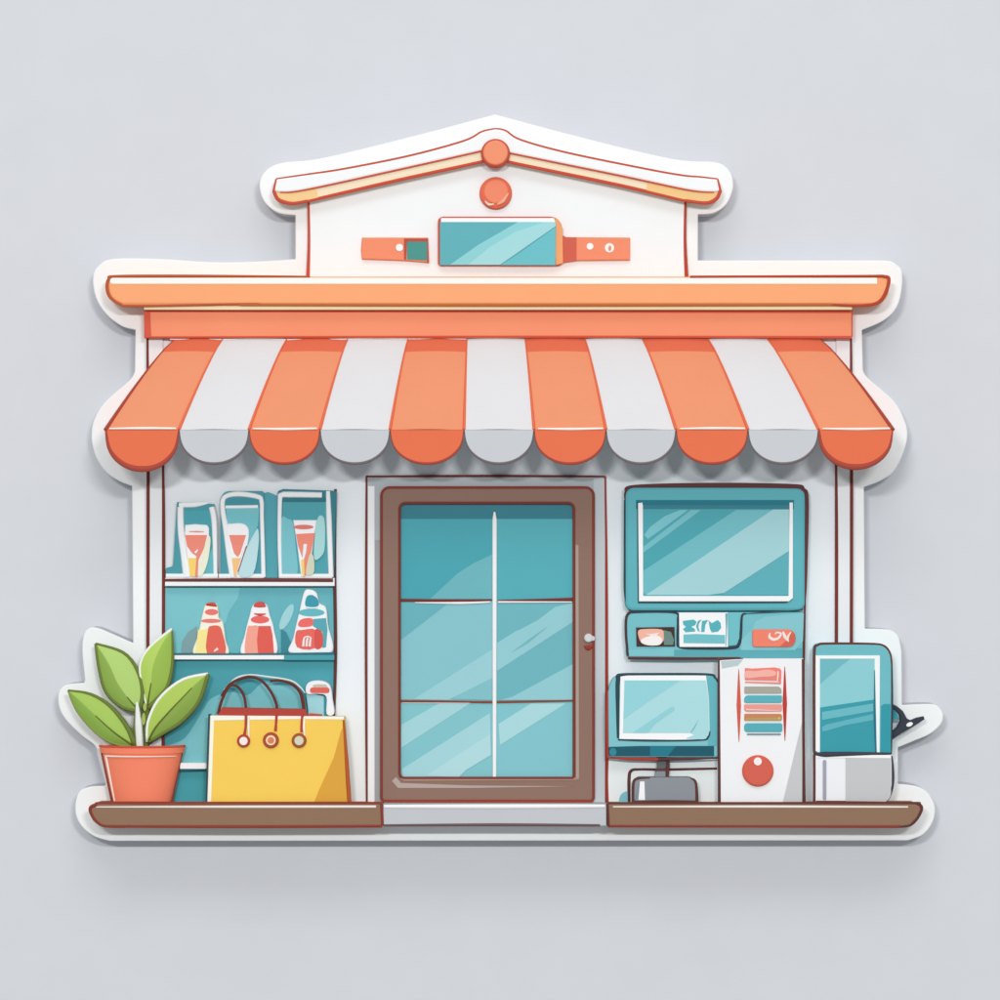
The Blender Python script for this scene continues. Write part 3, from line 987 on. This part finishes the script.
# upper left leaf
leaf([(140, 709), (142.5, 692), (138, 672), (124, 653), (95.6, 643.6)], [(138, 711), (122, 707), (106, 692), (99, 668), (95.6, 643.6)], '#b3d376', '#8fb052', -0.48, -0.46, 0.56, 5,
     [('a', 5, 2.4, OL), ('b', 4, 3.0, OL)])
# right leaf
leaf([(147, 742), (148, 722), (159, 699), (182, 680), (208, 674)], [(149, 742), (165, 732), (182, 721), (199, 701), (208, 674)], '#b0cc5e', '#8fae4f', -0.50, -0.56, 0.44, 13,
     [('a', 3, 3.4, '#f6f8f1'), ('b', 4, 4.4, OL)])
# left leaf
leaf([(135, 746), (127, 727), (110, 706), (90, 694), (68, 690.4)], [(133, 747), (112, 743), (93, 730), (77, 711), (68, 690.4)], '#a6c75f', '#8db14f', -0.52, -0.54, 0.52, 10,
     [('a', 6.4, 2.0, OL), ('b', 2.4, 2.0, '#8a9b4a')])
mb = MB()
mb.stroke([(140, 752), (138.5, 725), (137, 702)], [7, 6.4, 2], -0.52, '#eef2ec', flat=1)
mb.stroke([(146, 752), (146, 725), (147, 705)], [5, 5, 7], -0.44, '#727f3c', flat=1)
mb.stroke([(133, 752), (135, 730), (136, 708)], [3, 4, 2], -0.48, '#727f3c', flat=1)
mb.prism([(141, 664), (146, 684), (152, 699), (150, 716), (145, 728), (141, 716), (143, 700), (141, 684)], -0.44, -0.40, '#6b7839')
mb.prism(ell(144.8, 707, 1.8, 4), -0.50, -0.45, '#a6b85e')
mb.prism(ell(143.6, 719, 1.8, 6), -0.50, -0.45, '#a6b85e')
mb.build('stem', pl)

# ------------------------------------------------------------------ wall terminal (large screen + control panel)
KF = -0.52
ks = thing('wall_terminal', 'large teal wall-mounted screen with a control panel right of the door', 'terminal', at(715, 658, WALL_F))
mb = MB()
mb.prism(rrect(625, 487, 805.5, 611, (9, 9, 8, 8)), KF, WALL_F + 0.01, '#60b3bd', b=0.03)
mb.prism([(636, 500), (794, 500), (794, 509), (636, 509)], KF - 0.002, KF + 0.02, '#22798a')
mb.stroke([(625.5, 500), (626, 492), (634, 486.8), (700, 485.4), (790, 486.6), (803, 490), (807, 500), (806, 560), (805, 590), (804, 606)], [2, 2.6, 3.6, 5, 4.8, 3.4, 3, 3, 2.2], KF + 0.02, '#63393a')
mb.stroke([(625, 500), (625, 560), (625.5, 595), (630, 609), (632, 611)], [2, 2.6, 2.6, 3], KF + 0.022, '#2e4a52')
mb.build('casing', ks)
mb = MB()
mb.prism([(638, 503), (642.5, 502.5), (643, 506), (643.3, 596), (788.5, 596), (789.5, 502.5), (793, 502.5), (793, 598), (789, 601.5), (639, 601.5)], KF - 0.03, KF + 0.01, '#f6f8f9', b=0.006)
mb.stroke([(638, 502), (638.2, 560), (638.5, 602.4), (700, 602.4), (786, 602), (790, 600)], [1.6, 1.8, 2.0], KF - 0.004, '#2b5058', smooth=False)
mb.build('screen_frame', ks)
mb = MB()


def kp(poly, c, lay, yf=KF):
    mb.prism(poly, yf - 0.003 - 0.003 * lay, yf + 0.01, c, rough=0.4)


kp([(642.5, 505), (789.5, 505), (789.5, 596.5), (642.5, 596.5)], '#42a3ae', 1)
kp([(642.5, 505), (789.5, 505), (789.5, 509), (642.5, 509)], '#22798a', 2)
kp([(644, 535), (650, 527), (665, 516), (680, 510), (688, 510), (648, 539)], '#75c0c9', 2)  # pale diagonal bands: reflections painted on the screen
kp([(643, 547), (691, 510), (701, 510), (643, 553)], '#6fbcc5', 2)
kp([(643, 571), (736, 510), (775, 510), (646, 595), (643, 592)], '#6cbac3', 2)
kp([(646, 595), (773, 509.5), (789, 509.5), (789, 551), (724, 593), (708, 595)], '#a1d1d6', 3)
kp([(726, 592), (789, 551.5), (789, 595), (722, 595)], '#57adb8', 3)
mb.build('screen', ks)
mb = MB()
CPF = KF + 0.02
mb.prism(rrect(626, 612, 805, 658, (7, 3, 0, 4)), CPF, WALL_F + 0.01, '#76bfc8', b=0.015)
mb.prism([(627, 650), (674, 648), (674, 656), (628, 656)], CPF - 0.003, CPF + 0.01, '#7fc5cd')
mb.prism([(674, 650), (804, 648), (804, 658), (674, 658)], CPF - 0.003, CPF + 0.01, '#5ba9b3')
mb.prism([(741, 640), (752, 630), (755, 622), (765, 617), (804, 613), (804, 640), (795, 650), (741, 650)], CPF - 0.004, CPF + 0.01, '#86c7cf')
mb.stroke([(632, 611), (626.5, 617), (626, 635), (628, 656)], [3, 2.4, 2.4, 2.2], CPF, '#4c3a3d')
mb.stroke([(632, 612), (655, 611.6), (676, 613), (678, 620), (677.6, 640), (680, 647), (700, 648), (732, 647.6), (739, 644), (741, 632), (742, 616), (746, 613.6)], [2.4, 1.8, 1.8, 2.2, 2.2, 3, 3, 2.6, 2, 1.4], CPF - 0.004, '#33404a')
mb.stroke([(746, 613.6), (780, 611.6), (803, 609)], [0.8, 1.4, 2.2], CPF - 0.006, '#355a62')
mb.stroke([(628, 658), (680, 658.4), (740, 658)], [2.4, 2.6, 2], CPF, '#5e3733')
mb.stroke([(805, 600), (804, 640), (803.5, 660)], [1.6, 2.4, 2.6], CPF, '#5e3733')
panel = mb.build('control_panel', ks)
mb = MB()
mb.prism([(636, 627.5), (674.5, 627), (675, 646.5), (636.5, 646.6)], CPF - 0.008, CPF + 0.01, '#43302f')
mb.prism(catmull([(638, 631), (646, 629), (662, 629.6), (664, 636), (663, 642), (655, 645.5), (645, 645), (640, 641)], True, 3), CPF - 0.03, CPF, '#f3b7a2', b=0.008)
mb.prism(catmull([(642, 639), (655, 635), (662, 639), (660, 644.6), (650, 645.4), (642, 643)], True, 3), CPF - 0.034, CPF, '#faf3ee')
mb.prism(catmull([(645, 634), (652, 634), (659, 632.8), (655, 636)], True, 3), CPF - 0.036, CPF, '#fbe9e2')
mb.prism([(663.5, 630), (671, 632), (674, 640), (673, 645), (664, 645)], CPF - 0.02, CPF, '#6c8a81')
mb.build('card_slot', panel)
mb = MB()
mb.prism([(679, 612.5), (728, 612.5), (728, 647), (679.5, 647)], CPF - 0.02, CPF, '#f7f9fa', b=0.004)
mb.prism([(729, 613), (739, 613), (739.5, 638), (736, 645), (729, 645.5)], CPF - 0.008, CPF + 0.01, '#72c1c9')
mb.prism([(683.5, 634.5), (696, 634), (725, 635), (725, 643.6), (683.5, 643)], CPF - 0.024, CPF, '#74c2ca')
mb.stroke([(726.5, 613.5), (726.5, 630), (725.8, 646)], [2.2, 1.0, 0.6], CPF - 0.022, '#63b5be')


def glyph(pts):
    mb.prism([(600 + x / 4.348, 470 + y / 4.348) for x, y in pts], CPF - 0.025, CPF, '#55b3bd')


glyph([(360, 656), (408, 650), (420, 660), (414, 674), (396, 682), (412, 690), (414, 702), (372, 705), (361, 692), (374, 681), (362, 672)])
glyph([(426, 656), (442, 650), (430, 668), (428, 685), (434, 704), (424, 698), (418, 680)])
glyph([(444, 656), (470, 652), (458, 672), (454, 704), (440, 704), (441, 680)])
glyph([(472, 654), (486, 666), (512, 652), (524, 664), (527, 686), (514, 702), (486, 706), (478, 690)])
mb.build('label_card', panel)
mb = MB()
mb.prism(rrect(752.5, 629.5, 795.5, 647, (2, 7, 7, 3)), CPF - 0.03, CPF, '#f1836b', b=0.01)
mb.prism([(780, 646.5), (787, 640), (791, 631), (795, 634), (795.3, 641), (792, 645), (785, 646.8)], CPF - 0.034, CPF, '#d46351')
mb.stroke([(770, 633), (769.5, 637), (773, 639.5), (778, 638.5), (781, 634), (777, 632.5), (775, 634.6)], [1.0, 2.6, 3, 2.4, 2, 1.6, 0.8], CPF - 0.034, '#fbe8e2')
mb.stroke([(783, 631.5), (785, 637), (787.5, 641)], [1.4, 3.4, 0.8], CPF - 0.036, '#fbe8e2')
mb.stroke([(791, 632), (788, 637), (788.5, 642)], [1, 2.2, 0.8], CPF - 0.038, '#fbe8e2')
mb.build('badge', panel)

# ------------------------------------------------------------------ white cabinet with coloured slots
CF = -0.60
cb = thing('ticket_cabinet', 'tall white cabinet with coloured slots and a round red button below the large screen', 'cabinet', Vector((at(760, 803, -0.7).x, -0.6, ZL)))
mb = MB()
mb.prism([(719, 658.5), (803.5, 658.5), (803.5, 806), (719, 806)], CF, WALL_F + 0.01, '#f1f3f5', b=0.008, ground=True)
mb.prism([(721, 661), (743, 659.6), (738, 665.5), (722, 668.5)], CF - 0.004, CF + 0.01, '#bccdcf')
mb.prism([(802, 722), (802.5, 806), (782.5, 806)], CF - 0.004, CF + 0.01, '#c8c9cb', ground=True)  # shading of the lower right corner, painted grey
mb.stroke([(718.8, 659), (719, 730), (719.4, 803)], [1.6, 2.4, 2.6], CF, '#5e3733', ground=True)
mb.stroke([(803.2, 659), (803.4, 730), (803.8, 803)], [2.6, 2.4, 3.4], CF, '#5e3733', ground=True)
mb.stroke([(719, 659), (730, 658.4), (743, 658.4)], [2.4, 2.2, 0.8], CF, '#5e3733')
mb.build('body', cb)
mb = MB()
mb.prism([(745, 668), (752, 668.6), (775, 667.4), (780, 668.6), (781.5, 671), (781, 684), (745, 682.6), (745, 681.6), (779, 682.4), (779, 680.6), (745, 680)], CF - 0.012, CF, '#ef8578')
mb.prism(catmull([(746, 671), (756, 671), (768, 669.6), (776, 672), (774, 676), (760, 677), (746, 678)], True, 3), CF - 0.016, CF, '#f5b4a7')
mb.stroke([(778, 671), (778, 675), (777.4, 681)], 1.2, CF - 0.016, '#f7eeec')
mb.build('slot', cb)
for (x0, y0, x1, y1, c, r) in ((744.5, 686.5, 781.5, 693.6, '#a9a89b', (1, 4, 1, 1)), (744.2, 695.4, 782, 703, '#5bb1bb', (4, 1, 2, 2)), (744.2, 704.4, 782, 711.6, '#ea9d91', (1, 1, 2, 3)), (744.4, 713.8, 782, 720.8, '#ca8459', (1, 2, 2, 1)), (744.2, 723.2, 782.4, 732, '#55aeb9', (3, 2, 2, 3)), (747, 733.6, 781, 735, '#5f9097', (0.6, 0.6, 0.6, 0.6))):
    mb = MB()
    mb.prism(rrect(x0, y0, x1, y1, r), CF - 0.014, CF, c, b=0.004)
    if c == '#ea9d91':
        mb.stroke([(746, 709.6), (760, 710), (780, 711)], [1.4, 1.0, 0.4], CF - 0.014, '#f6cdc5')
    if c == '#ca8459':
        mb.prism([(746, 718), (781.6, 717), (781.6, 720.6), (745, 720.6)], CF - 0.017, CF, '#b99b62')
        mb.prism(ell(779.3, 718.4, 1.1), CF - 0.02, CF, '#e2c23f')
    mb.build('slot', cb)
for (x, ya, yb_, c) in ((738.8, 669, 742, '#d9604c'), (784.8, 666.5, 741, '#c23c35')):
    mb = MB()
    mb.stroke([(x, ya), (x, (ya + yb_) / 2), (x + 0.2, yb_)], [0.4, 4.0, 0.4], CF - 0.002, c, n=10)
    mb.build('side_mark', cb)
mb = MB()
mb.prism(ell(758, 771, 15.7, n=40), CF - 0.04, CF, '#d66150', b=0.02)
mb.prism(ell(757.8, 761.4, 4.0), CF - 0.046, CF - 0.03, '#f8efee')  # white highlight painted on the button
mb.build('button', cb)

# ------------------------------------------------------------------ low white counter behind the desktop monitor
ct = thing('low_counter', 'low pale white counter behind the desktop monitor beside the door', 'counter', Vector((at(663, 803, -0.5).x, -0.45, ZL)))
mb = MB()
CTF = -0.42
mb.prism([(608, 750), (718, 750), (718, 806), (608, 806)], CTF, WALL_F + 0.01, '#e9efef', b=0.006, ground=True)
mb.stroke([(629, 803), (629, 780), (631, 771), (640, 769.4), (665, 769.6), (717, 768.6)], [2.6, 3, 2.8, 2.2, 2.4, 2], CTF, '#5e3733', ground=True)
mb.prism([(619, 806), (619, 799), (620.5, 795), (623, 792.6), (626, 791.3), (629, 791), (629, 806)], CTF - 0.004, CTF + 0.01, '#80c0cc', ground=True)
mb.stroke([(607.5, 757), (607, 780), (607.5, 803)], [2.2, 2.0, 2.4], CTF, '#a33a2c', ground=True)
mb.build('body', ct)

# ------------------------------------------------------------------ desktop monitor
MF = -0.56
dm = thing('desktop_monitor', 'small pale teal desktop monitor on a grey stand beside the door', 'monitor', Vector((at(663, 803, -0.7).x, -0.7, ZL)))
mb = MB()
mb.prism([(608, 692), (610, 684), (613, 678), (619, 674.5), (712, 674.5), (718, 681), (718, 757), (608.5, 757)], MF, MF + 0.11, '#80c4cd', b=0.012)
mb.prism([(706, 676), (712, 676.5), (717.5, 681), (717.5, 746), (708, 745), (709, 710)], MF - 0.004, MF + 0.01, '#64b4bf')
mb.stroke([(618, 738), (617.6, 700), (618, 680), (622, 674.8), (660, 674), (708, 674.4), (715, 677.6), (718, 682)], [2, 3.6, 4, 2, 2, 2, 2], MF - 0.002, '#2d4a52')
mb.stroke([(618, 739.6), (650, 740.6), (700, 740), (708, 737), (710, 731)], [1.6, 1.8, 1.6, 2, 1], MF - 0.004, '#2d4a52')
mb.stroke([(607.6, 690), (607, 720), (607.6, 757.5), (630, 759), (658, 759.4)], [2, 2.4, 2.4, 2.6], MF + 0.01, '#b23b2e', smooth=False)
mb.stroke([(656, 759.4), (690, 758.8), (718, 758), (718.4, 700), (718, 684)], [2.4, 2.2, 2.2], MF + 0.01, '#5e3733', smooth=False)
cs = mb.build('casing', dm)
mb = MB()
kpf = MF
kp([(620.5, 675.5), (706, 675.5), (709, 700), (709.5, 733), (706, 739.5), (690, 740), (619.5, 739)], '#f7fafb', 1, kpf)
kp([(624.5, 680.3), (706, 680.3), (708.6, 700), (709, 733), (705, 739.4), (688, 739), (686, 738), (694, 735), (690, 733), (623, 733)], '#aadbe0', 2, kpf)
kp([(624.5, 680.5), (680, 680.5), (652, 699), (623.6, 719)], '#93d2d9', 3, kpf)  # diagonal tones: screen shine painted in
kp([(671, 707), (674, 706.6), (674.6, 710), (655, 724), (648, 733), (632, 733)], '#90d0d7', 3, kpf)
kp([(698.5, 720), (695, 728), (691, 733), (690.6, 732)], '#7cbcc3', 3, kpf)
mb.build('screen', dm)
mb = MB()
mb.prism([(608.5, 747), (640, 746), (714, 746), (714, 756), (609, 756)], MF - 0.012, MF + 0.01, '#175868', b=0.004)
mb.prism([(650, 746.2), (676, 746.2), (668, 755.8), (650, 755.8)], MF - 0.015, MF, '#21788a')
mb.prism(ell(613, 752, 3.6, 4), MF - 0.016, MF, '#2d8798')
mb.build('chin_bar', dm)
mb = MB()
NK = MF + 0.06
mb.prism(rrect(657, 756, 666.5, 769, (0, 0, 3, 0)), NK, NK + 0.05, '#62676a', b=0.006)
mb.prism([(656, 770), (665.5, 770), (666, 781), (654, 781)], NK, NK + 0.05, '#8c9198', b=0.004)
mb.prism([(655.5, 768.5), (668, 768.5), (668, 771), (655, 771)], NK - 0.006, NK + 0.04, '#5e3733')
mb.stroke([(667.5, 758), (668, 766), (667, 778)], [2.6, 3.0, 3.0], NK, '#5e3733')
mb.build('neck', dm)
mb = MB()
SB = -0.62
mb.prism(rrect(633.5, 777.5, 696, 806, (7, 8, 2, 4)), SB, SB + 0.19, '#8c9198', b=0.012, ground=True)
mb.prism([(640, 781.5), (644.5, 781.5), (645, 800), (638.5, 800)], SB - 0.005, SB + 0.01, '#f4f6f7')
mb.stroke([(633, 802), (633.5, 783), (638, 778.6), (650, 778)], [2.6, 2.6, 2.4, 1.4], SB + 0.004, '#5e3733', ground=True)
mb.stroke([(690, 778), (695, 781), (696.6, 790), (697, 802)], [1, 2.4, 2.6, 3], SB + 0.004, '#5e3733', ground=True)
mb.stroke([(632, 802), (665, 801.6), (698, 802)], [2.2, 2.8, 2.6], SB, '#5e3733', ground=True)
mb.build('stand', dm)

# ------------------------------------------------------------------ payment device at the right end
PF = -0.58
pd = thing('payment_device', 'upright teal screen device on a grey and white base at the ledge end', 'device', Vector((at(853, 803, -0.7).x, -0.62, ZL)))
mb = MB()
mb.prism(rrect(814.5, 644, 892, 755, (5, 14, 2, 2)), PF, B_BACK, '#6fbbc4', b=0.02)
mb.prism([(881, 706), (884, 704), (890.5, 704), (891, 753), (880.5, 753)], PF - 0.003, PF + 0.02, '#3299a7')
mb.stroke([(815, 755), (814, 700), (814.6, 652), (818, 645.4), (826, 643.6), (870, 643.8), (884, 646), (890, 654), (891.6, 664)], [2.6, 2.4, 2.4, 2.4, 2, 2, 2.4, 1.6], PF + 0.008, '#68382f')
mb.stroke([(891.6, 660), (892, 700), (891, 754)], [1.6, 2.2, 1.8], PF + 0.01, '#3c3d48')
mb.build('body', pd)
mb = MB()
mb.prism([(815.6, 655.5), (880, 655.5), (879.6, 753.5), (876.4, 753.5), (874.6, 700), (874.6, 658.8), (820, 658.8), (820, 753.5), (815.6, 751)], PF - 0.012, PF + 0.01, '#f6f9fa', b=0.003)
mb.build('screen_frame', pd)
mb = MB()
kp([(819.5, 658.5), (875, 658.5), (876.5, 753.8), (819.5, 753.8)], '#8bccd3', 1, PF)
kp([(820, 659), (850, 659), (842, 665), (820, 684)], '#6cb8c1', 2, PF)
kp([(820, 707.5), (874.5, 699.5), (876.4, 753.6), (820, 753.6)], '#319aa8', 2, PF)
kp([(822, 712), (873, 703.5), (873.4, 711), (822, 720)], '#67b8c3', 3, PF)
kp([(822, 727), (826, 724.6), (873, 714), (873.4, 720), (845, 725.4), (826, 731), (822, 731.4)], '#5db2be', 3, PF)
mb.stroke([(874.6, 670), (875, 720), (876, 753)], [0.6, 2.0, 1.4], PF - 0.012, '#2a7583')
mb.build('screen', pd)
mb = MB()
mb.prism(rrect(815, 754.5, 892, 803, (2, 3, 11, 2)), PF - 0.02, B_BACK, '#eff1f4', b=0.012, ground=True)
mb.prism(rrect(845.5, 758, 891, 802.8, (0, 0, 10, 0)), PF - 0.025, PF + 0.02, '#c6c7c9', ground=True)
mb.prism(rrect(822.8, 760, 826.4, 800, 1.4), PF - 0.026, PF, '#9fa4b1')
mb.prism([(816, 755), (890.5, 755), (890.5, 758.2), (816, 757.6)], PF - 0.028, PF, '#fafbfb')  # highlight line painted along the top of the base
mb.stroke([(815, 754), (825, 754.6), (850, 754), (891, 753.6)], [2.4, 5.0, 4.0, 1.6], PF - 0.022, '#3a3f4a')
mb.stroke([(814.4, 755), (814.6, 780), (814.4, 803)], [2.6, 2.4, 2.6], PF - 0.012, '#68382f', ground=True)
mb.stroke([(891.6, 756), (893, 770), (892.6, 785), (889, 797), (885, 801)], [1.8, 2.4, 2.6, 2.4], PF - 0.012, '#3c3d48', ground=True)
mb.stroke([(816, 802), (850, 802), (886, 802.4)], [2.6, 2.2, 2], PF - 0.02, '#68382f', ground=True)
mb.build('base', pd)
NZ = -0.46
mb = MB()
nz = [(890, 703), (897, 706), (903, 711), (907, 718.5), (911, 720.5), (917, 718), (924, 716.6), (924.6, 719.4), (912, 727.5), (902, 733), (890, 741), (890, 733), (897, 728), (900.5, 721), (899.5, 715), (895.5, 710), (890, 707.5)]
mb.prism(nz, NZ, NZ + 0.09, '#343b46', b=0.012)
mb.prism([(890, 707), (895.5, 710), (899.5, 719.6), (890, 719.6)], NZ + 0.03, NZ + 0.07, '#3d98a6')
mb.prism(ell(909.6, 724.4, 3.4, 2.0, rot=-0.4), NZ - 0.006, NZ + 0.02, '#fafbfb')
mb.build('nozzle', pd)
